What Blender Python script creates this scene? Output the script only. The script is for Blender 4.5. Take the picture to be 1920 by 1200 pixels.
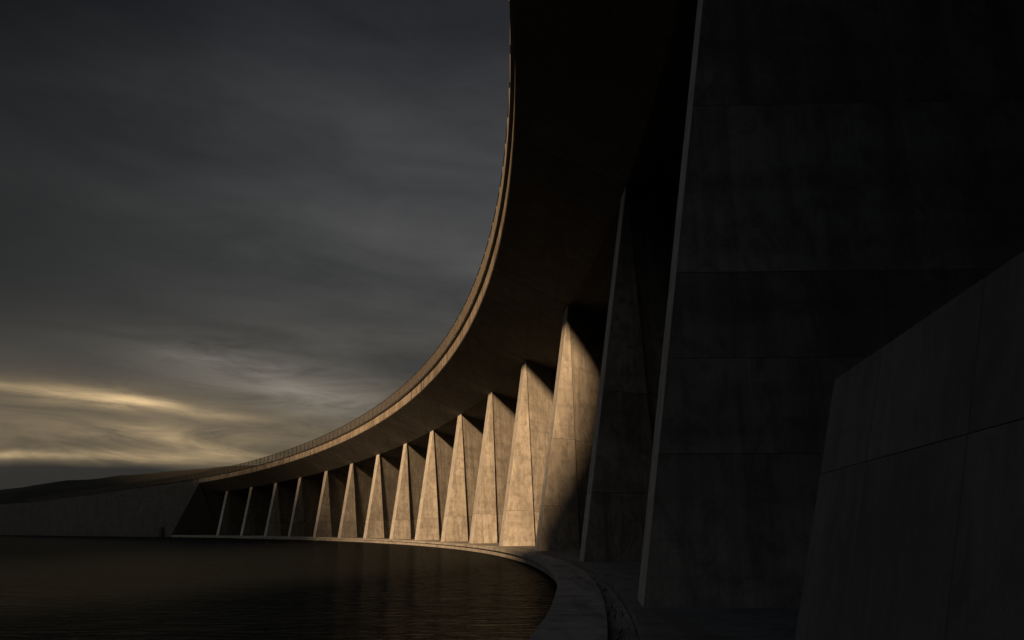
import bpy, bmesh, math, random
import numpy as np
from mathutils import Vector, Matrix

random.seed(7)
scene = bpy.context.scene
for o in list(bpy.data.objects):
    bpy.data.objects.remove(o, do_unlink=True)
col = scene.collection

# ------------------------------------------------------------------ camera
EYE = 0.928
cam_data = bpy.data.cameras.new("camera")
cam = bpy.data.objects.new("camera", cam_data)
col.objects.link(cam)
cam.location = (0, 0, EYE)
cam.rotation_euler = (math.radians(90) + 0.26593, 0, 0)
cam_data.sensor_width = 36.0
cam_data.lens = 1450.0 / 1920.0 * 36.0
cam_data.clip_start = 0.05
cam_data.clip_end = 9000
scene.camera = cam

# ------------------------------------------------------------------ sun direction
SUN_ELEV = math.radians(11.5)
SUN_AZ = math.radians(188.4)          # compass bearing of the sun, +Y = north, behind the camera, slightly left
sun_vec = Vector((math.sin(SUN_AZ) * math.cos(SUN_ELEV), math.cos(SUN_AZ) * math.cos(SUN_ELEV), math.sin(SUN_ELEV)))

# ------------------------------------------------------------------ world: dusk cloud deck over a low sun
world = bpy.data.worlds.new("World")
scene.world = world
world.use_nodes = True
wn, wl = world.node_tree.nodes, world.node_tree.links
wn.clear()

def W(t, **kw):
    n = wn.new(t)
    for k, v in kw.items():
        setattr(n, k, v)
    return n

def wmath(op, a, b=None, c=None, clamp=False):
    n = wn.new('ShaderNodeMath'); n.operation = op; n.use_clamp = clamp
    for i, v in enumerate((a, b, c)):
        if v is None: continue
        if isinstance(v, (int, float)): n.inputs[i].default_value = v
        else: wl.new(v, n.inputs[i])
    return n.outputs[0]

def wmix(fac, a, b):
    n = wn.new('ShaderNodeMix'); n.data_type = 'RGBA'
    for sock, v in ((n.inputs[0], fac), (n.inputs[6], a), (n.inputs[7], b)):
        if isinstance(v, (int, float)): sock.default_value = v
        elif isinstance(v, tuple): sock.default_value = (*v, 1)
        else: wl.new(v, sock)
    return n.outputs[2]

def wramp(fac, stops):
    n = wn.new('ShaderNodeValToRGB'); cr = n.color_ramp
    cr.interpolation = 'EASE'
    while len(cr.elements) < len(stops): cr.elements.new(0.5)
    for e, (p, c) in zip(cr.elements, stops):
        e.position = p; e.color = (*c, 1)
    wl.new(fac, n.inputs[0])
    return n.outputs[0]

wout = W('ShaderNodeOutputWorld'); wbg = W('ShaderNodeBackground')
wl.new(wbg.outputs[0], wout.inputs[0])
geo = W('ShaderNodeNewGeometry')
sep = W('ShaderNodeSeparateXYZ')
neg = W('ShaderNodeVectorMath', operation='SCALE'); neg.inputs[3].default_value = -1.0
wl.new(geo.outputs['Incoming'], neg.inputs[0]); wl.new(neg.outputs[0], sep.inputs[0])
dx, dy, dz = sep.outputs
elev = wmath('ARCSINE', dz)
azim = wmath('ARCTAN2', dx, dy)                 # 0 ahead, negative to the left

sky = W('ShaderNodeTexSky'); sky.sky_type = 'NISHITA'; sky.sun_disc = False
sky.sun_elevation = SUN_ELEV; sky.sun_rotation = SUN_AZ
sky.air_density = 1.0; sky.dust_density = 1.8
sky_dim = W('ShaderNodeVectorMath', operation='SCALE'); sky_dim.inputs[3].default_value = 0.12
wl.new(sky.outputs[0], sky_dim.inputs[0])

# cloud coordinates: bearing and height, stretched so that the sheet breaks into flat bands
hl = wmath('SQRT', wmath('ADD', wmath('MULTIPLY', dx, dx), wmath('ADD', wmath('MULTIPLY', dy, dy), 1e-6)))
cmb = W('ShaderNodeCombineXYZ')
wl.new(wmath('DIVIDE', dx, hl), cmb.inputs[0]); wl.new(wmath('DIVIDE', dy, hl), cmb.inputs[1])
wl.new(wmath('ADD', elev, wmath('MULTIPLY', azim, 0.04)), cmb.inputs[2])
mp = W('ShaderNodeMapping'); mp.inputs['Scale'].default_value = (1.0, 1.0, 3.4); mp.inputs['Location'].default_value = (3.1, 0.4, 1.7)
wl.new(cmb.outputs[0], mp.inputs[0])
def wnoise(vec, scale, detail, rough, dist):
    n = W('ShaderNodeTexNoise'); n.inputs['Scale'].default_value = scale; n.inputs['Detail'].default_value = detail
    n.inputs['Roughness'].default_value = rough; n.inputs['Distortion'].default_value = dist
    wl.new(vec, n.inputs[0]); return n.outputs[0]
n_big = wnoise(mp.outputs[0], 1.5, 3.0, 0.5, 0.4)
n_mid = wnoise(mp.outputs[0], 4.5, 5.0, 0.55, 0.5)
n_fine = wnoise(mp.outputs[0], 13.0, 4.0, 0.6, 0.5)
mp2 = W('ShaderNodeMapping'); mp2.inputs['Scale'].default_value = (1.0, 1.0, 5.5); mp2.inputs['Location'].default_value = (7.3, 2.4, 0.7)
wl.new(cmb.outputs[0], mp2.inputs[0])
n_wisp = wnoise(mp2.outputs[0], 6.5, 6.0, 0.62, 1.1)
cloud = wmath('ADD', wmath('MULTIPLY', n_big, 0.40), wmath('ADD', wmath('MULTIPLY', n_mid, 0.40), wmath('MULTIPLY', wmath('ADD', wmath('MULTIPLY', n_fine, 0.5), wmath('MULTIPLY', n_wisp, 0.5)), wmath('SUBTRACT', 0.30, wmath('MULTIPLY', elev, 0.30)))))
cloud = wmath('ADD', cloud, wmath('MULTIPLY', elev, 0.15))
cloud = wmath('MULTIPLY', wmath('SUBTRACT', cloud, 0.40), 3.3, clamp=True)

el01 = wmath('DIVIDE', elev, 1.2, clamp=True)
dark_c = wramp(el01, [(0.0, (0.017, 0.017, 0.018)), (0.05, (0.040, 0.037, 0.032)), (0.12, (0.062, 0.055, 0.044)), (0.17, (0.045, 0.043, 0.039)), (0.30, (0.038, 0.038, 0.038)), (0.40, (0.027, 0.027, 0.028)), (0.53, (0.0115, 0.0115, 0.013)), (0.75, (0.016, 0.016, 0.018)), (1.0, (0.020, 0.020, 0.022))])
lite_c = wramp(el01, [(0.0, (0.030, 0.029, 0.029)), (0.06, (0.180, 0.140, 0.085)), (0.12, (0.165, 0.132, 0.090)), (0.17, (0.115, 0.104, 0.088)), (0.24, (0.090, 0.088, 0.084)), (0.38, (0.060, 0.060, 0.062)), (0.54, (0.027, 0.027, 0.031)), (0.75, (0.032, 0.032, 0.036)), (1.0, (0.036, 0.036, 0.040))])
sheet = wmix(cloud, dark_c, lite_c)

# low bank over the horizon and the gilded breaks in the sheet (bearing, height, widths in radians)
def gauss(cen_a, cen_e, wa, we, tilt=0.0, warp=0.02):
    da = wmath('SUBTRACT', azim, cen_a)
    de = wmath('SUBTRACT', wmath('ADD', elev, wmath('MULTIPLY', wmath('SUBTRACT', n_mid, 0.5), warp)), cen_e)
    de = wmath('SUBTRACT', de, wmath('MULTIPLY', da, tilt))
    q = wmath('ADD', wmath('POWER', wmath('ABSOLUTE', wmath('DIVIDE', da, wa)), 2.0), wmath('POWER', wmath('ABSOLUTE', wmath('DIVIDE', de, we)), 2.0))
    return wmath('POWER', 2.718, wmath('MULTIPLY', q, -1.0))
gold = (0.90, 0.64, 0.34)
pale = (0.34, 0.30, 0.25)
for (a, e, wa, we, t, amt, c) in [
    (-0.462, 0.143, 0.042, 0.0058, 0.0, 0.95, gold),
    (-0.50, 0.147, 0.085, 0.0105, -0.03, 0.42, gold),
    (-0.58, 0.150, 0.060, 0.0070, -0.05, 0.30, gold),
    (-0.38, 0.135, 0.060, 0.0055, -0.06, 0.18, gold),
    (-0.57, 0.078, 0.070, 0.0035, 0.0, 0.34, gold),
    (-0.44, 0.082, 0.100, 0.0075, 0.04, 0.26, gold),
    (-0.38, 0.096, 0.060, 0.0080, -0.14, 0.30, gold),
    (-0.45, 0.108, 0.060, 0.0070, 0.05, 0.16, gold),
    (-0.44, 0.110, 0.220, 0.030, 0.0, 0.10, gold),
    (-0.408, 0.204, 0.035, 0.0060, -0.05, 0.20, pale),
    (-0.33, 0.190, 0.050, 0.0090, -0.20, 0.08, pale),
    (-0.285, 0.172, 0.030, 0.0070, -0.08, 0.24, pale),
    (-0.24, 0.158, 0.080, 0.0200, -0.12, 0.30, pale),
    (-0.33, 0.185, 0.140, 0.0300, -0.12, 0.28, pale),
]:
    g = gauss(a, e, wa, we, t)
    g = wmath('MULTIPLY', g, wmath('ADD', 0.30, wmath('MULTIPLY', wmath('SUBTRACT', n_wisp, 0.34), 4.2, clamp=True)))
    sheet = wmix(wmath('MULTIPLY', g, amt, clamp=True), sheet, c)
for (a, e, wa, we, amt, c) in [(-0.78, 0.60, 0.36, 0.36, 0.85, (0.002, 0.002, 0.002)), (-0.68, 0.30, 0.30, 0.13, 0.85, (0.016, 0.016, 0.0155))]:
    sheet = wmix(wmath('MULTIPLY', gauss(a, e, wa, we, 0.0, 0.10), amt, clamp=True), sheet, c)
bank = wmath('SUBTRACT', 1.0, wmath('DIVIDE', wmath('SUBTRACT', wmath('ADD', elev, wmath('MULTIPLY', wmath('SUBTRACT', n_mid, 0.5), 0.02)), 0.066), 0.010), clamp=True)
sheet = wmix(wmath('MULTIPLY', bank, 0.93), sheet, (0.022, 0.021, 0.021))
sdot = W('ShaderNodeVectorMath', operation='DOT_PRODUCT'); sdot.inputs[1].default_value = tuple(sun_vec)
wl.new(neg.outputs[0], sdot.inputs[0])
cover = wmath('SUBTRACT', 0.990, wmath('MULTIPLY', wmath('DIVIDE', wmath('ADD', sdot.outputs['Value'], 0.35), 1.35, clamp=True), 0.32))   # sheet thinned towards the sun, added glow of unseen sky lifts shaded faces
skymix = wmix(cover, sky_dim.outputs[0], sheet)
wl.new(skymix, wbg.inputs[0]); wbg.inputs[1].default_value = 0.56

# ------------------------------------------------------------------ sun
sun_data = bpy.data.lights.new("sun", 'SUN')
sun_data.energy = 5.0
sun_data.color = (1.0, 0.64, 0.335)
sun_data.angle = math.radians(2.6)
sun = bpy.data.objects.new("sun", sun_data)
col.objects.link(sun)
sun.rotation_euler = sun_vec.to_track_quat('Z', 'Y').to_euler()

# ------------------------------------------------------------------ exposure
vs = scene.view_settings
vs.view_transform = 'Standard'; vs.look = 'None'; vs.exposure = 0.9; vs.gamma = 1.0; vs.use_curve_mapping = False
scene.render.engine = 'CYCLES'
scene.cycles.use_denoising = True
scene.cycles.caustics_reflective = False
scene.cycles.caustics_refractive = False
scene.cycles.max_bounces = 6
scene.cycles.diffuse_bounces = 3

# ================================================================== materials
class Mat:
    def __init__(s, name):
        s.m = bpy.data.materials.new(name); s.m.use_nodes = True
        s.n, s.l = s.m.node_tree.nodes, s.m.node_tree.links
        s.b = s.n['Principled BSDF']
        s.co = None
    def node(s, t, **kw):
        n = s.n.new(t)
        for k, v in kw.items(): setattr(n, k, v)
        return n
    def setin(s, sock, v):
        if isinstance(v, (int, float)): sock.default_value = v
        elif isinstance(v, tuple): sock.default_value = (*v, 1) if len(v) == 3 and sock.type == 'RGBA' else v
        else: s.l.new(v, sock)
    def math(s, op, a, b=None, clamp=False):
        n = s.node('ShaderNodeMath', operation=op, use_clamp=clamp)
        s.setin(n.inputs[0], a)
        if b is not None: s.setin(n.inputs[1], b)
        return n.outputs[0]
    def mix(s, f, a, b, blend='MIX'):
        n = s.node('ShaderNodeMix', data_type='RGBA', blend_type=blend)
        s.setin(n.inputs[0], f); s.setin(n.inputs[6], a); s.setin(n.inputs[7], b)
        return n.outputs[2]
    def uv(s):
        if s.co is None:
            u = s.node('ShaderNodeUVMap', uv_map='metres')
            r = s.node('ShaderNodeObjectInfo')
            c = s.node('ShaderNodeCombineXYZ'); s.l.new(s.math('MULTIPLY', r.outputs['Random'], 37.0), c.inputs[2])
            a = s.node('ShaderNodeVectorMath', operation='ADD'); s.l.new(u.outputs[0], a.inputs[0]); s.l.new(c.outputs[0], a.inputs[1])
            s.co = a.outputs[0]
        return s.co
    def noise(s, scale, detail=4, rough=0.55, stretch=(1, 1, 1), vec=None, dist=0.0):
        mp = s.node('ShaderNodeMapping'); mp.inputs['Scale'].default_value = stretch
        s.l.new(vec if vec is not None else s.uv(), mp.inputs[0])
        n = s.node('ShaderNodeTexNoise'); n.inputs['Scale'].default_value = scale; n.inputs['Detail'].default_value = detail
        n.inputs['Roughness'].default_value = rough; n.inputs['Distortion'].default_value = dist
        s.l.new(mp.outputs[0], n.inputs[0]); return n.outputs[0]
    def step(s, v, lo, hi):
        n = s.node('ShaderNodeMapRange', clamp=True)
        s.setin(n.inputs[0], v); n.inputs[1].default_value = lo; n.inputs[2].default_value = hi
        return n.outputs[0]
    def bump(s, h, strength, dist):
        n = s.node('ShaderNodeBump'); n.inputs['Strength'].default_value = strength; n.inputs['Distance'].default_value = dist
        s.l.new(h, n.inputs['Height']); s.l.new(n.outputs[0], s.b.inputs['Normal'])

def concrete(name, base, light, dark, boards=True, drip=0.0, rough=0.85):
    M = Mat(name)
    blot = M.noise(0.45, 6, 0.6, dist=0.3)
    streak = M.noise(1.0, 6, 0.62, (1.5, 0.14, 1), dist=0.6)
    mott = M.noise(2.4, 6, 0.68, (1.0, 0.7, 1), dist=0.8)
    fine = M.noise(9.0, 6, 0.7)
    oi = M.node('ShaderNodeObjectInfo')
    c = M.mix(M.step(M.math('ADD', blot, M.math('MULTIPLY', M.math('SUBTRACT', oi.outputs['Random'], 0.5), 0.16)), 0.36, 0.64), base, light)
    c = M.mix(M.math('MULTIPLY', M.step(streak, 0.48, 0.72), 0.60), c, dark)
    c = M.mix(M.math('MULTIPLY', M.step(mott, 0.46, 0.70), 0.70), c, dark)
    band = M.noise(1.0, 4, 0.6, (0.10, 1.7, 1))
    c = M.mix(M.math('MULTIPLY', M.step(band, 0.50, 0.66), 0.30), c, dark)
    c = M.mix(M.math('MULTIPLY', M.step(fine, 0.55, 0.8), 0.30), c, dark)
    lime = M.noise(1.3, 5, 0.6, (1.6, 0.35, 1))
    c = M.mix(M.math('MULTIPLY', M.step(lime, 0.60, 0.78), 0.35), c, light)
    pits = M.noise(34.0, 2, 0.5)
    pit = M.step(pits, 0.66, 0.74)
    c = M.mix(M.math('MULTIPLY', pit, 0.5), c, dark)
    h = M.math('ADD', M.math('MULTIPLY', fine, 0.5), M.math('MULTIPLY', pit, -0.5))
    if boards:
        sp = M.node('ShaderNodeSeparateXYZ'); M.l.new(M.uv(), sp.inputs[0])
        q = M.math('MULTIPLY', sp.outputs[0], 1 / 0.14)
        fr = M.math('FRACT', q); bid = M.math('FLOOR', q)
        wn_ = M.node('ShaderNodeTexWhiteNoise', noise_dimensions='1D'); M.l.new(bid, wn_.inputs['W'])
        c = M.mix(M.math('MULTIPLY', wn_.outputs[0], 0.22), c, dark)
        edge = M.math('LESS_THAN', M.math('ABSOLUTE', M.math('SUBTRACT', fr, 0.5)), 0.47)
        c = M.mix(M.math('MULTIPLY', M.math('SUBTRACT', 1.0, edge), 0.25), c, dark)
        h = M.math('ADD', h, M.math('ADD', M.math('MULTIPLY', wn_.outputs[0], 0.6), M.math('MULTIPLY', edge, 0.8)))
    if drip > 0:
        sp2 = M.node('ShaderNodeSeparateXYZ'); M.l.new(M.uv(), sp2.inputs[0])
        d1 = M.noise(1.0, 5, 0.7, (3.2, 0.12, 1))
        d2 = M.noise(1.0, 3, 0.6, (0.8, 0.05, 1))
        run = M.math('MULTIPLY', M.step(d1, 0.50, 0.60), M.math('ADD', 0.25, M.step(d2, 0.35, 0.65)))
        c = M.mix(M.math('MULTIPLY', run, drip, clamp=True), c, (0.030, 0.020, 0.014))
    M.setin(M.b.inputs['Base Color'], c)
    M.b.inputs['Roughness'].default_value = rough
    M.b.inputs['Specular IOR Level'].default_value = 0.25
    M.bump(h, 0.5, 0.012)
    return M.m

MAT = {}
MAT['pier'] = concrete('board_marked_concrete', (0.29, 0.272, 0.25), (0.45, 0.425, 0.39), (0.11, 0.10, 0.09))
MAT['edge'] = concrete('skylight_tinted_concrete', (0.43, 0.42, 0.40), (0.52, 0.51, 0.49), (0.22, 0.21, 0.20))  # skylight on the pier front faces painted in as a lighter tone
MAT['deck'] = concrete('shade_toned_deck_concrete', (0.105, 0.102, 0.098), (0.145, 0.141, 0.135), (0.055, 0.052, 0.048), boards=False)  # shade under the deck put into the colour as a darker tone
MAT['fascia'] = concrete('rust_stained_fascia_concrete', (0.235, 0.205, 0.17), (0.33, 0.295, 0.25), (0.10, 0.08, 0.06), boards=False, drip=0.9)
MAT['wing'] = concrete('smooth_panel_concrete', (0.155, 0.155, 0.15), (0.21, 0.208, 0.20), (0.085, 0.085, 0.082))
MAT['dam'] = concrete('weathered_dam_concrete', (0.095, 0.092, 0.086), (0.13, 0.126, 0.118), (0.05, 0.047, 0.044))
MAT['coping'] = concrete('coping_concrete', (0.36, 0.345, 0.325), (0.45, 0.43, 0.40), (0.13, 0.115, 0.10), boards=False, drip=0.35)
MAT['apron'] = concrete('apron_concrete', (0.20, 0.195, 0.185), (0.27, 0.26, 0.245), (0.09, 0.085, 0.08), boards=False)

def simple(name, colr, rough, metal=0.0, var=0.4, scale=3.0, coords='uv'):
    M = Mat(name)
    if coords == 'object':
        tc = M.node('ShaderNodeTexCoord'); v = tc.outputs['Object']
    else: v = None
    n = M.noise(scale, 5, 0.6, vec=v)
    M.setin(M.b.inputs['Base Color'], M.mix(M.step(n, 0.3, 0.7), tuple(x * (1 - var) for x in colr), colr))
    M.b.inputs['Roughness'].default_value = rough; M.b.inputs['Metallic'].default_value = metal
    M.b.inputs['Specular IOR Level'].default_value = 0.3
    return M.m
MAT['rail'] = simple('dark_weathered_steel', (0.07, 0.059, 0.045), 0.6, 0.0, 0.5, 2.0, 'object')
MAT['rail_dark'] = simple('dark_painted_steel', (0.04, 0.036, 0.032), 0.55, 0.0, 0.4, 2.0, 'object')
MAT['joint'] = simple('dark_joint_filler', (0.07, 0.065, 0.06), 0.9, coords='object')
MAT['hill'] = simple('dark_moor_grass', (0.022, 0.021, 0.014), 0.95, 0, 0.6, 0.02, 'object')
MAT['weed'] = simple('dry_weed', (0.07, 0.07, 0.035), 0.9, 0, 0.5, 6.0, 'object')
MAT['cabinet'] = simple('black_painted_metal', (0.02, 0.02, 0.02), 0.6, 0, 0.3, 4.0, 'object')
MAT['lakebed'] = simple('lake_bed_mud', (0.06, 0.052, 0.04), 0.95, 0, 0.4, 0.2, 'object')

Mw = Mat('dark_rippled_water')
tcw = Mw.node('ShaderNodeTexCoord')
w1 = Mw.noise(0.9, 4, 0.55, (0.55, 1.5, 1), tcw.outputs['Object'], 0.4)
w2 = Mw.noise(3.2, 4, 0.6, (0.5, 1.6, 1), tcw.outputs['Object'], 0.5)
w3 = Mw.noise(0.12, 2, 0.5, (1, 1, 1), tcw.outputs['Object'])
Mw.b.inputs['Base Color'].default_value = (0.010, 0.011, 0.010, 1)
Mw.b.inputs['Roughness'].default_value = 0.16
Mw.b.inputs['IOR'].default_value = 1.33
Mw.bump(Mw.math('ADD', Mw.math('MULTIPLY', w1, Mw.math('ADD', 0.4, w3)), Mw.math('MULTIPLY', w2, 0.45)), 1.0, 0.32)
bmp = [n for n in Mw.n if n.type == 'BUMP'][0]
gl = Mw.node('ShaderNodeBsdfGlossy'); gl.inputs['Roughness'].default_value = 0.17; gl.inputs['Color'].default_value = (0.58, 0.62, 0.64, 1)
df = Mw.node('ShaderNodeBsdfDiffuse'); df.inputs['Color'].default_value = (0.010, 0.011, 0.010, 1)
fr = Mw.node('ShaderNodeFresnel'); fr.inputs['IOR'].default_value = 1.30
for n in (gl, df, fr): Mw.l.new(bmp.outputs[0], n.inputs['Normal'])
mxs = Mw.node('ShaderNodeMixShader'); Mw.l.new(Mw.math('MULTIPLY', fr.outputs[0], 0.38), mxs.inputs[0]); Mw.l.new(df.outputs[0], mxs.inputs[1]); Mw.l.new(gl.outputs[0], mxs.inputs[2])
Mw.l.new(mxs.outputs[0], Mw.n['Material Output'].inputs[0])
MAT['water'] = Mw.m

# ================================================================== helpers
def add_uv(me):
    uvl = me.uv_layers.new(name='metres')
    vs_ = me.vertices
    for p in me.polygons:
        n = p.normal
        if abs(n.z) < 0.85:
            t = Vector((-n.y, n.x, 0)).normalized(); b = n.cross(t)
            if b.z < 0: b = -b
        else:
            t = Vector((1, 0, 0)); b = Vector((0, 1, 0))
        for li in p.loop_indices:
            co = vs_[me.loops[li].vertex_index].co
            uvl.data[li].uv = (co.dot(t), co.dot(b))

def mesh_obj(name, verts, faces, mat, parent=None, uv=True, mats=None, face_mats=None, bevel=0.0):
    bm = bmesh.new()
    vv = [bm.verts.new(v) for v in verts]
    for i, f in enumerate(faces):
        fc = bm.faces.new([vv[k] for k in f])
        if face_mats: fc.material_index = face_mats[i]
    bmesh.ops.recalc_face_normals(bm, faces=bm.faces)
    if bevel > 0:
        es = [e for e in bm.edges if len(e.link_faces) == 2 and e.calc_face_angle(0) > 0.35]
        bmesh.ops.bevel(bm, geom=es, offset=bevel, segments=2, profile=0.6, affect='EDGES', clamp_overlap=True)
    return bm_obj(name, bm, mat, parent, uv, mats)

def bm_obj(name, bm, mat, parent=None, uv=True, mats=None):
    me = bpy.data.meshes.new(name)
    bm.to_mesh(me); bm.free()
    for m in (mats or [mat]): me.materials.append(MAT[m])
    if uv: add_uv(me)
    o = bpy.data.objects.new(name, me)
    col.objects.link(o)
    if parent is not None: o.parent = parent
    return o

def tag(o, label=None, category=None, group=None, kind=None):
    if label: o['label'] = label
    if category: o['category'] = category
    if group: o['group'] = group
    if kind: o['kind'] = kind
    return o

def empty(name, loc=(0, 0, 0)):
    o = bpy.data.objects.new(name, None)
    col.objects.link(o); o.location = loc
    o.empty_display_size = 0.3
    return o

# ------------------------------------------------------------------ the plan curve (line of pier heads), one unit of S per bay
SC = 0.58
SP = 20.050337 * SC
K = [k / SC for k in (0.004752, -0.00414, 0.000408, 0.001067)]
S = np.linspace(-16, 60, 7601)
def kap(s):
    t = s / 10.0
    k = K[0] + K[1] * t + K[2] * t * t + K[3] * t ** 3
    k15 = K[0] + K[1] * 1.45 + K[2] * 1.45 ** 2 + K[3] * 1.45 ** 3
    k = np.where(s > 14.5, k15 * np.clip(1 - (s - 14.5) / 2.0, 0.0, 1), k)
    kn = K[0] - K[1] * 0.1
    k = np.where(s < -1.0, kn * 0.32, k)  # bend behind the camera shaped to set the shadow edge on the piers
    return k
_k = kap(S); _ds = (S[1] - S[0]) * SP
_h = np.concatenate([[0], np.cumsum((_k[1:] + _k[:-1]) / 2 * _ds)])
_i0 = int(np.argmin(np.abs(S)))
_h = _h - _h[_i0] - 0.058909
_dx, _dy = -np.sin(_h), np.cos(_h)
_x = np.concatenate([[0], np.cumsum((_dx[1:] + _dx[:-1]) / 2 * _ds)])
_y = np.concatenate([[0], np.cumsum((_dy[1:] + _dy[:-1]) / 2 * _ds)])
_x = _x - _x[_i0] + 6.889434 * SC
_y = _y - _y[_i0] + 25.229687 * SC
def head(s): return float(np.interp(s, S, _h))
def P2(s, d):
    """plan point: bay coordinate s, d metres towards the water from the line of pier heads"""
    h = head(s)
    return (float(np.interp(s, S, _x)) - d * math.cos(h), float(np.interp(s, S, _y)) - d * math.sin(h))
def tang(s):
    h = head(s); return Vector((-math.sin(h), math.cos(h), 0))
def zdeck(s):
    """level of the pier heads above the walkway"""
    s = min(s, 24.0)
    sl = max(s, -1.0)
    return (21.539073 - 0.657589 * sl + 0.005987 * sl * sl) * SC + EYE
def P3(s, d, z):
    x, y = P2(s, d); return Vector((x, y, z))

PIER_S = [i + e for i, e in enumerate([-0.383541, -0.032913, 0.173527, 0.239782, 0.180427, 0.104161, 0.004547, -0.086389, -0.100107, -0.096915, -0.085446, -0.017879, 0.004443, 0.045009, 0.064488])]
S_NEAR, S_FAR = -1.25, 14.5         # the solid dam begins beyond these
DK, DG, DBASE = 3.175, 2.48, 3.483624 * SC
D_F = 7.090873 * SC                 # fascia line
ZF = 3.123 * SC                     # fascia foot above the pier heads
FH = 0.92                           # fascia height
D_BACK = -8.6
WATER_Z = -0.42

def sweep(name, prof, s0, s1, step, mat, parent=None, follow=True, mats=None, prof_mats=None, close_ends=True):
    """closed profile [(d, z)...] run along the curve; z rides on the deck level when follow is set"""
    n = max(1, int(math.ceil(abs(s1 - s0) / step)))
    verts, faces, fm = [], [], []
    m = len(prof)
    for k in range(n + 1):
        s = s0 + (s1 - s0) * k / n
        zb = zdeck(s) if follow else 0.0
        for d, z in prof: verts.append(P3(s, d, zb + z))
    for k in range(n):
        for j in range(m):
            a, b = k * m + j, k * m + (j + 1) % m
            faces.append((a, b, b + m, a + m)); fm.append(prof_mats[j] if prof_mats else 0)
    if close_ends:
        faces.append(tuple(range(m))); fm.append(0)
        faces.append(tuple(n * m + j for j in range(m))); fm.append(0)
    return mesh_obj(name, verts, faces, mat, parent, True, mats, fm)

# ================================================================== setting
def sheet(name, x0, x1, y0, y1, z, mat, kind='structure'):
    o = mesh_obj(name, [(x0, y0, z), (x1, y0, z), (x1, y1, z), (x0, y1, z)], [(0, 1, 2, 3)], mat, uv=False)
    return tag(o, kind=kind)
sheet('ground', -4000, 4000, -4000, 4000, -3.0, 'lakebed')
sheet('water', -900, 60, -700, 900, WATER_Z, 'water')

# apron behind the gutter, under the piers
ap = sweep('apron', [(2.16, 0.0), (2.16, -0.9), (D_BACK - 1.0, -0.9), (D_BACK - 1.0, 0.0)], -6, 17.5, 0.25, 'apron', follow=False)
tag(ap, kind='structure')

# walkway along the water: a bearing wall with separate coping slabs, and the sunk gutter behind it
walk = sweep('walkway', [(3.02, -0.155), (3.02, -1.6), (2.17, -1.6), (2.17, -0.13), (2.46, -0.13), (2.46, -0.155)], -6, 17.5, 0.2, 'coping', follow=False)
tag(walk, kind='structure')
n_slab = 0
s = -3.0
while s < 17.3:
    ln = 2.4 / SP
    dz_ = random.uniform(-0.004, 0.004); dd = random.uniform(-0.008, 0.008)
    sweep('coping_slab', [(DK + dd, -0.012 + dz_), (DK - 0.012 + dd, dz_), (2.48, dz_), (2.48, -0.151), (DK + dd, -0.151)], s + 0.005 / SP, s + ln - 0.006 / SP, 0.07, 'coping', walk, follow=False)
    s += ln; n_slab += 1

# ================================================================== deck
deck = empty('bridge_deck', P3(0, 0, zdeck(0)))
tag(deck, 'long curved concrete bridge deck carried on the row of slanting buttress piers', 'bridge deck')
def deck_parent(o):
    o.parent = deck; o.matrix_parent_inverse = Matrix.Translation(-deck.location)
    return o
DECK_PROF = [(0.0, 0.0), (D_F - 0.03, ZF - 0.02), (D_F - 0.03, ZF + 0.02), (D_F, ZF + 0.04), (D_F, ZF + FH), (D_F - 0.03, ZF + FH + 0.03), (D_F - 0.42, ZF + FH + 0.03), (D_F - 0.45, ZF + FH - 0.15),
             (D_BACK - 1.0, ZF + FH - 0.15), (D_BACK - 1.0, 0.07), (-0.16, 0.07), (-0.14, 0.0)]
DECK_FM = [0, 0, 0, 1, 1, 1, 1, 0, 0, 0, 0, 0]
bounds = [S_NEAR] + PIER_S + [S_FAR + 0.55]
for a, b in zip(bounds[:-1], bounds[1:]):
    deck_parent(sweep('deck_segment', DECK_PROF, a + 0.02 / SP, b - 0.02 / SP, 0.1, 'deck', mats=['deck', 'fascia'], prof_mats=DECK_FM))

# ================================================================== railing on the deck edge
rail = empty('railing', P3(0, D_F - 0.1, zdeck(0) + ZF + FH))
tag(rail, 'close-barred steel railing following the curved deck edge over the water', 'railing')
def rail_parent(o):
    o.parent = rail; o.matrix_parent_inverse = Matrix.Translation(-rail.location)
    return o
R_D = D_F + 0.12
RH = 1.13
S_R0, S_R1 = -5.0, 24.0
rail_parent(sweep('top_rail', [(R_D + 0.035, ZF + FH + RH), (R_D + 0.035, ZF + FH + RH + 0.045), (R_D - 0.035, ZF + FH + RH + 0.045), (R_D - 0.035, ZF + FH + RH)], S_R0, S_R1, 0.04, 'rail_dark'))
rail_parent(sweep('bottom_rail', [(R_D + 0.02, ZF + FH + 0.12), (R_D + 0.02, ZF + FH + 0.15), (R_D - 0.02, ZF + FH + 0.15), (R_D - 0.02, ZF + FH + 0.12)], S_R0, S_R1, 0.04, 'rail_dark'))
rail_parent(sweep('edge_channel', [(R_D + 0.03, ZF + FH - 0.04), (R_D + 0.03, ZF + FH + 0.06), (D_F - 0.2, ZF + FH + 0.06), (D_F - 0.2, ZF + FH + 0.036), (D_F + 0.008, ZF + FH + 0.036), (D_F + 0.008, ZF + FH - 0.04)], S_R0, S_R1, 0.04, 'rail_dark'))
post_me = None
s = S_R0
step = 2.1 / SP
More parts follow.
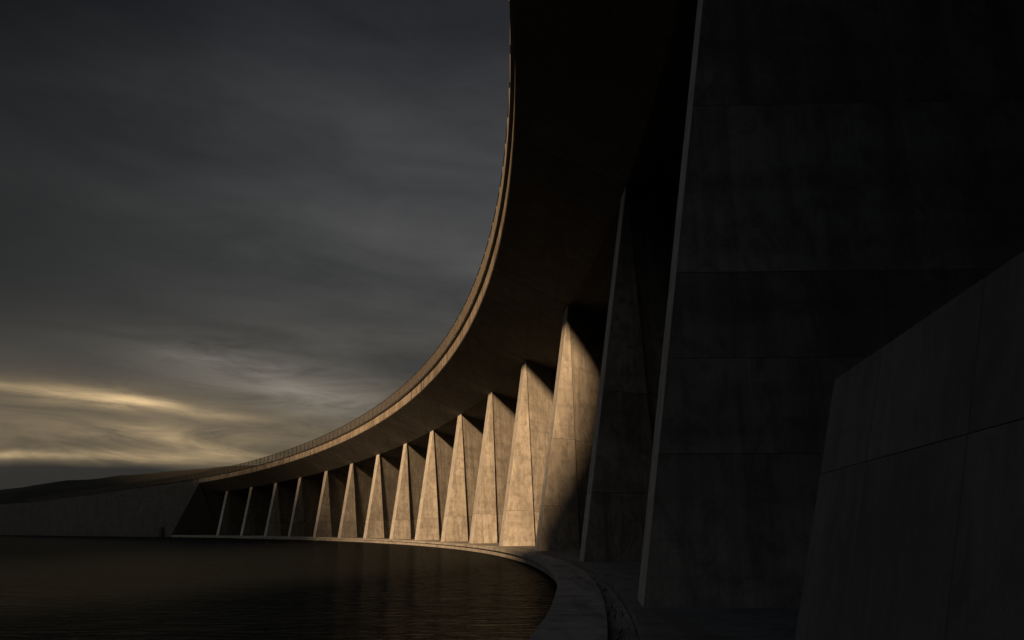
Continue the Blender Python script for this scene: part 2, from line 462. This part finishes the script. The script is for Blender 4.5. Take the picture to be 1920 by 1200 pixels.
while s < S_R1:
    if post_me is None:
        w, t = 0.045, 0.03
        bm = bmesh.new(); bmesh.ops.create_cube(bm, size=1.0)
        bmesh.ops.scale(bm, vec=(w * 2, t * 2, RH), verts=bm.verts); bmesh.ops.translate(bm, vec=(0, 0, RH / 2), verts=bm.verts)
        post = bm_obj('post', bm, 'rail_dark'); post_me = post.data
    else:
        post = bpy.data.objects.new('post', post_me); col.objects.link(post)
    post.location = P3(s, R_D, zdeck(s) + ZF + FH)
    post.rotation_euler = (0, 0, head(s))
    rail_parent(post)
    s += step
# flat pales facing the water
verts, faces = [], []
s = S_R0
step = 0.135 / SP
while s < S_R1:
    h = head(s); r = Vector((math.cos(h), math.sin(h), 0)); t = Vector((-math.sin(h), math.cos(h), 0))
    base = P3(s, R_D, zdeck(s) + ZF + FH + 0.14); k = len(verts)
    for zz_ in (0, RH - 0.14):
        for a, b in ((-0.006, -0.024), (0.006, -0.024), (0.006, 0.024), (-0.006, 0.024)):
            verts.append(base + r * a + t * b + Vector((0, 0, zz_)))
    for q in ((0, 1, 5, 4), (1, 2, 6, 5), (2, 3, 7, 6), (3, 0, 4, 7)): faces.append(tuple(k + i for i in q))
    s += step
me = bpy.data.meshes.new('baluster_bars'); me.from_pydata(verts, [], faces); me.materials.append(MAT['rail'])
bars = bpy.data.objects.new('baluster_bars', me); col.objects.link(bars); rail_parent(bars); tag(bars, kind='stuff')

# ================================================================== piers
ALPHA = [92, 62, 46, 33, 26.5, 22, 18, 15, 12.5, 10.5, 8.5, 6.5, 4.8, 3.2, 1.8]      # bearing of each buttress wall
TURN = [0, 4, 12, 16, 18, 18, 18, 18, 18, 18, 14, 3, 12, 0, 0]                        # the front facet faces a little more to the viewer
FACET = [4.2, 2.6, 2.05, 2.1, 1.95, 2.2, 2.25, 2.15, 2.35, 2.35, 2.5, 2.6, 2.6, 2.6, 2.6]   # facet width across the view at the foot
LABELS = [
    'tallest and nearest buttress pier, broad dark face behind the low wing wall',
    'second nearest buttress pier, tall and dark with a pale slanting front edge',
    'third nearest buttress pier, sunlit above and shadowed at its lower right',
    'fourth buttress pier from the wing wall, the brightest sunlit one',
    'fifth buttress pier from the wing wall, fully sunlit',
    'sixth buttress pier from the wing wall, fully sunlit',
    'seventh buttress pier from the wing wall, sunlit',
    'eighth buttress pier from the wing wall, middle of the row, sunlit',
    'ninth buttress pier from the wing wall, seventh from the far solid dam',
    'tenth buttress pier from the wing wall, sixth from the far solid dam',
    'eleventh buttress pier from the wing wall, fifth from the far solid dam',
    'dark fourth buttress pier from the far solid dam, only its edge pale',
    'third buttress pier from the far solid dam, slightly broader faced than its neighbours',
    'second buttress pier from the far solid dam, dark with a thin pale edge',
    'farthest buttress pier, small and dark beside the far solid dam',
]
T_FRONT = 1.2
for i, s in enumerate(PIER_S):
    za = zdeck(s)
    h = head(s); t = tang(s)
    al = math.radians(ALPHA[i]); rel = al + h
    d_ = Vector((math.sin(al), math.cos(al), 0))
    A = P3(s, 0, za)
    L = DBASE / math.sin(rel) * (1 - 0.023874 * math.cos(rel))
    F = Vector((A.x, A.y, 0)) - d_ * L
    # facet foot: walk from F in the turned direction until the facet spans its width across the view
    at_ = al + math.radians(TURN[i]); dt = Vector((math.sin(at_), math.cos(at_), 0))
    view = Vector((F.x, F.y, 0)).normalized(); right = Vector((view.y, -view.x, 0))
    G = F + dt * (FACET[i] / max(0.25, dt.dot(right)))
    over = 0.25
    Ltot = -D_BACK / math.sin(rel) + 0.3
    up = Vector((0, 0, over))
    top_in = (A - F) * (over / za)
    A_t = A + top_in; A2_t = A_t + t * T_FRONT
    Ab = A + d_ * Ltot + up; Ab2 = Ab + t * T_FRONT
    k_ = Ltot - (G - Vector((A.x, A.y, 0))).dot(d_)
    Gb = G + d_ * k_; Gb2 = Gb + t * T_FRONT
    F2 = F + t * T_FRONT
    dn = Vector((0, 0, -0.05))
    nw = Vector((math.cos(al), -math.sin(al), 0))
    rc = 0.002 if i == 0 else 0.30
    Gr = G - nw * rc; Gb = Gb - nw * rc; Ar = A_t - nw * rc / 3; Ab = Ab - nw * rc / 3
    V = [F + dn, G + dn, Gb + dn, Gb2 + dn, F2 + dn, A_t, Ab, Ab2, A2_t, Gr + dn, Ar]
    Fc = [(0, 1, 5), (1, 9, 10, 5), (9, 2, 6, 10), (2, 3, 7, 6), (3, 4, 8, 7), (4, 0, 5, 8), (5, 10, 6, 7, 8), (4, 3, 2, 9, 1, 0)]
    root = empty('concrete_pier', F)
    tag(root, LABELS[i], 'pier', 'buttress piers under the curved deck')
    cuts = [1.9, 3.18, 4.4, 7.0, 9.7] if i == 0 else ([2.1, 5.4] if i < 3 else [2.15 + 0.02 * (i % 3)])
    cuts = [c for c in cuts if c < za - 0.8]
    levels = [-0.06] + cuts + [za + over + 0.05]
    for q, (lo, hi) in enumerate(zip(levels[:-1], levels[1:])):
        g = 0.005 if i == 0 else 0.008
        for (l0, h0, nm, mt, inset) in ([(lo + (g if q else 0), hi - (g if hi < za else 0), 'concrete_lift', 'pier', 0.0)] + ([(hi - g, hi + g, 'joint', 'joint', 0.015)] if hi < za else [])):
            bm = bmesh.new()
            vv = [bm.verts.new(v) for v in V]
            for f in Fc:
                fc = bm.faces.new([vv[j] for j in f])
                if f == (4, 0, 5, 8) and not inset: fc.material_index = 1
            bmesh.ops.recalc_face_normals(bm, faces=bm.faces)
            for zc, nz in ((l0, -1), (h0, 1)):
                r_ = bmesh.ops.bisect_plane(bm, geom=bm.verts[:] + bm.edges[:] + bm.faces[:], plane_co=(0, 0, zc), plane_no=(0, 0, nz), clear_outer=True)
                eds = [e for e in r_['geom_cut'] if isinstance(e, bmesh.types.BMEdge)]
                if eds: bmesh.ops.edgeloop_fill(bm, edges=eds)
            bmesh.ops.recalc_face_normals(bm, faces=bm.faces)
            if inset:
                for v in bm.verts:
                    v.co -= Vector((v.normal.x, v.normal.y, 0)) * inset
            else:
                es = [e for e in bm.edges if len(e.link_faces) == 2 and abs(e.verts[0].co.z - e.verts[1].co.z) > 0.2 and e.calc_face_angle(0) > 0.5]
                bmesh.ops.bevel(bm, geom=es, offset=0.025, segments=2, profile=0.5, affect='EDGES', clamp_overlap=True)
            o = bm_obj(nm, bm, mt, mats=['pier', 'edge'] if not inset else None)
            o.parent = root; o.matrix_parent_inverse = Matrix.Translation(-root.location)

# ================================================================== dam walls
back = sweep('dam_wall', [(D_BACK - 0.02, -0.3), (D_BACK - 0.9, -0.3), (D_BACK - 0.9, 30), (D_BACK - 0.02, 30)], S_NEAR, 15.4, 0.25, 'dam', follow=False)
# trim its head to the deck soffit
for v in back.data.vertices:
    if v.co.z > 20:
        # nearest s by plan position
        j = int(np.argmin((_x + (-D_BACK) * np.cos(_h) - v.co.x) ** 2 + (_y + (-D_BACK) * np.sin(_h) - v.co.y) ** 2))
        v.co.z = zdeck(float(S[j])) + 0.03
tag(back, 'dark concrete back wall closing the bays behind the buttress piers', 'wall')

def solid_dam(name, s_top0, s_foot0, s1, label, n):
    """massive section of the dam: battered water face under the deck edge, panels between pour joints"""
    root = empty(name, P3(s_foot0, DK, 0))
    tag(root, label, 'dam')
    for k in range(n):
        f0, f1 = k / n, (k + 1) / n
        sgn = 1 if s1 > s_top0 else -1
        g = 0.01 / SP * sgn
        ta, tb = s_top0 + (s1 - s_top0) * f0 + (g if k else 0), s_top0 + (s1 - s_top0) * f1 - g
        fa, fb = s_foot0 + (s1 - s_foot0) * f0 + (g if k else 0), s_foot0 + (s1 - s_foot0) * f1 - g
        V, Fc = [], []
        m = 8
        for j in range(m + 1):
            w = j / m
            st, sf = ta + (tb - ta) * w, fa + (fb - fa) * w
            zt = zdeck(st) + ZF
            ring = [P3(sf, DK - 0.02, -1.6), P3(st, DK + 0.25, zt), P3(st, D_F - 0.015, zt), P3(st, D_F - 0.015, zt + 0.04), P3(st, D_F, zt + 0.06), P3(st, D_F, zt + FH), P3(st, D_F - 0.42, zt + FH + 0.02), P3(st, D_F - 0.45, zt + FH - 0.15),
                    P3(st, D_BACK - 1.0, zt + FH - 0.15), P3(sf, D_BACK - 1.0, -1.6)]
            ring.pop(1)
            V += ring
        r = len(ring)
        for j in range(m):
            for q in range(r):
                a, b = j * r + q, j * r + (q + 1) % r
                Fc.append((a, b, b + r, a + r))
        Fc.append(tuple(range(r))); Fc.append(tuple(m * r + q for q in range(r)))
        o = mesh_obj('dam_block', V, Fc, 'dam')
        o.parent = root; o.matrix_parent_inverse = Matrix.Translation(-root.location)
    return root
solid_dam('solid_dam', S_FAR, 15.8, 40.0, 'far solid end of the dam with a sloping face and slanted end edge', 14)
solid_dam('solid_dam', S_NEAR, S_NEAR - 0.3, -12.0, 'unseen near end of the dam behind the low wing wall, curved to shade the near piers', 6)  # out of view, placed to cast shade on the near piers

# small dark cabinet at the foot of the far dam
s = 15.98
c0 = P3(s, DK + 0.25, 0.0)
cab = empty('metal_cabinet', c0); cab.rotation_euler = (0, 0, head(s))
bm = bmesh.new(); bmesh.ops.create_cube(bm, size=1.0); bmesh.ops.scale(bm, vec=(0.9, 1.5, 2.5), verts=bm.verts); bmesh.ops.translate(bm, vec=(0, 0, 0.35), verts=bm.verts)
bmesh.ops.bevel(bm, geom=bm.edges[:], offset=0.02, segments=2, affect='EDGES')
bm_obj('body', bm, 'cabinet', cab)
bm = bmesh.new(); bmesh.ops.create_cube(bm, size=1.0); bmesh.ops.scale(bm, vec=(1.0, 1.6, 0.06), verts=bm.verts); bmesh.ops.translate(bm, vec=(0, 0, 1.63), verts=bm.verts)
bm_obj('lid', bm, 'cabinet', cab)
bm = bmesh.new(); bmesh.ops.create_cube(bm, size=1.0); bmesh.ops.scale(bm, vec=(0.03, 1.3, 1.4), verts=bm.verts); bmesh.ops.translate(bm, vec=(-0.47, 0, 0.78), verts=bm.verts)
bm_obj('door', bm, 'cabinet', cab)
tag(cab, 'small black cabinet at the water foot of the far solid dam', 'cabinet')

# ================================================================== wing wall beside the camera
wroot = empty('wing_wall', (2.2, 6.0, 0))
tag(wroot, 'low battered concrete wing wall of large panels at the right edge', 'wall')
# local frame: u runs along the wall from its far end towards the camera and past it, v is up the battered face
foot0 = Vector((2.150, 6.402, 0.0)); top0 = Vector((2.683, 6.335, 2.139))
along = Vector((-math.sin(math.radians(7.2)), -math.cos(math.radians(7.2)), 0))
outn = Vector((math.cos(math.radians(7.2)), -math.sin(math.radians(7.2)), 0))
def wp(u, v, dep): return foot0 + along * u + (top0 - foot0) * v + outn * dep
us = [0.0, 1.2, 2.72, 4.3, 6.0, 8.0]
vsplit = [0.0, 0.64, 1.0]
for a, b in zip(us[:-1], us[1:]):
    for v0, v1 in zip(vsplit[:-1], vsplit[1:]):
        g = 0.003; gv = 0.0008
        a_ = a + (g if a > 0 else 0); b_ = b - g
        w0 = v0 + (gv if v0 > 0 else 0); w1 = v1 - (gv if v1 < 1 else 0)
        V = [wp(a_, w0, 0), wp(b_, w0, 0), wp(b_, w1, 0), wp(a_, w1, 0), wp(a_, w0, 0.12), wp(b_, w0, 0.12), wp(b_, w1, 0.12), wp(a_, w1, 0.12)]
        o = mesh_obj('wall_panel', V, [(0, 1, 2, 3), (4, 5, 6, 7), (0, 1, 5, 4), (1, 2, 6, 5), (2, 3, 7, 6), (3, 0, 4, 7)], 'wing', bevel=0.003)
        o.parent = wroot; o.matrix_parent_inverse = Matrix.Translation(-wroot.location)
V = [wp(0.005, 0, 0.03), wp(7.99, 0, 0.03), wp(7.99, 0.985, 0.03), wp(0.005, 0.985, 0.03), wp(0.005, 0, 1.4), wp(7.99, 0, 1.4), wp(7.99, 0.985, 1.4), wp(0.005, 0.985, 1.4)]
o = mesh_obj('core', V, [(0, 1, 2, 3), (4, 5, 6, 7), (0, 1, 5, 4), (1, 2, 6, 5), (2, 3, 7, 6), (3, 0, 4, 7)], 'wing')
o.parent = wroot; o.matrix_parent_inverse = Matrix.Translation(-wroot.location)

# ================================================================== hills
def hill(ridge, x0, x1, rows, nx, seed, amp):
    xs = np.linspace(x0, x1, nx); rz = np.interp(xs, [r[0] for r in ridge], [r[1] for r in ridge])
    rng = np.random.default_rng(seed)
    rz = rz + np.interp(xs, np.linspace(x0, x1, nx // 3), rng.normal(0, amp, nx // 3))
    V, Fc = [], []
    for y, f in rows:
        for x, z in zip(xs, rz): V.append((x, y + 6 * math.sin(x * 0.02), -3.2 + (z + 3) * f + rng.normal(0, amp * 0.4)))
    n = len(xs)
    for a in range(len(rows) - 1):
        for b in range(n - 1): Fc.append((a * n + b, a * n + b + 1, (a + 1) * n + b + 1, (a + 1) * n + b))
    o = mesh_obj('hill', V, Fc, 'hill', uv=False)
    tag(o, kind='structure')
# moor beyond the dam: ridge at y = 330
RY = 330.0
def rp(az, el):
    x = math.tan(az) * RY; return (x, EYE + math.tan(el) * math.hypot(x, RY))
hill([(-900, 4), (-330, 10)] + [rp(a, e) for a, e in ((-0.64, 0.035), (-0.575, 0.044), (-0.519, 0.054), (-0.475, 0.059), (-0.421, 0.066), (-0.346, 0.074), (-0.25, 0.076), (-0.1, 0.078), (0.2, 0.07))] + [(500, 12)],
     -900, 500, [(262, 0.0), (285, 0.45), (308, 0.8), (330, 1.0), (380, 0.9), (520, 0.1)], 300, 5, 0.22)
# unseen ridge added behind the camera, shaped to shade the far piers and dam
hill([(-1400, 140), (-600, 160), (-280, 168), (-179, 135), (-118, 111), (-103, 107), (-91, 100), (-83, 86), (-75, 61), (-60, 30), (-44, 8), (0, 0), (300, 0)],
     -1400, 300, [(-140, 0.0), (-200, 0.35), (-260, 0.8), (-300, 1.0), (-380, 1.0), (-700, 0.3)], 420, 9, 0.8)

# ================================================================== weeds in the gutter
verts, faces = [], []
for _ in range(900):
    s = random.uniform(-1.2, 6.0) if random.random() < 0.7 else random.uniform(-1.2, 1.5)
    if math.sin(s * 7.3) + math.sin(s * 17.9 + 1.0) + random.gauss(0, 0.6) < 0.1: continue
    d = random.gauss(2.36, 0.07)
    if not 2.19 < d < 2.45: continue
    b = P3(s, d, -0.13); hgt = random.uniform(0.03, 0.10); a = random.uniform(0, 6.28)
    lean = Vector((random.gauss(0, 0.06), random.gauss(0, 0.06), 0)); w = Vector((math.cos(a), math.sin(a), 0)) * random.uniform(0.004, 0.010)
    k = len(verts)
    verts += [b - w, b + w, b + lean * 0.5 + w * 0.7 + Vector((0, 0, hgt * 0.6)), b + lean + Vector((0, 0, hgt)), b + lean * 0.5 - w * 0.7 + Vector((0, 0, hgt * 0.6))]
    faces += [(k, k + 1, k + 2, k + 3, k + 4)]
me = bpy.data.meshes.new('gutter_weeds'); me.from_pydata(verts, [], faces); me.materials.append(MAT['weed'])
o = bpy.data.objects.new('gutter_weeds', me); col.objects.link(o)
tag(o, 'thin dark weeds growing along the gutter behind the walkway', 'weeds', kind='stuff')
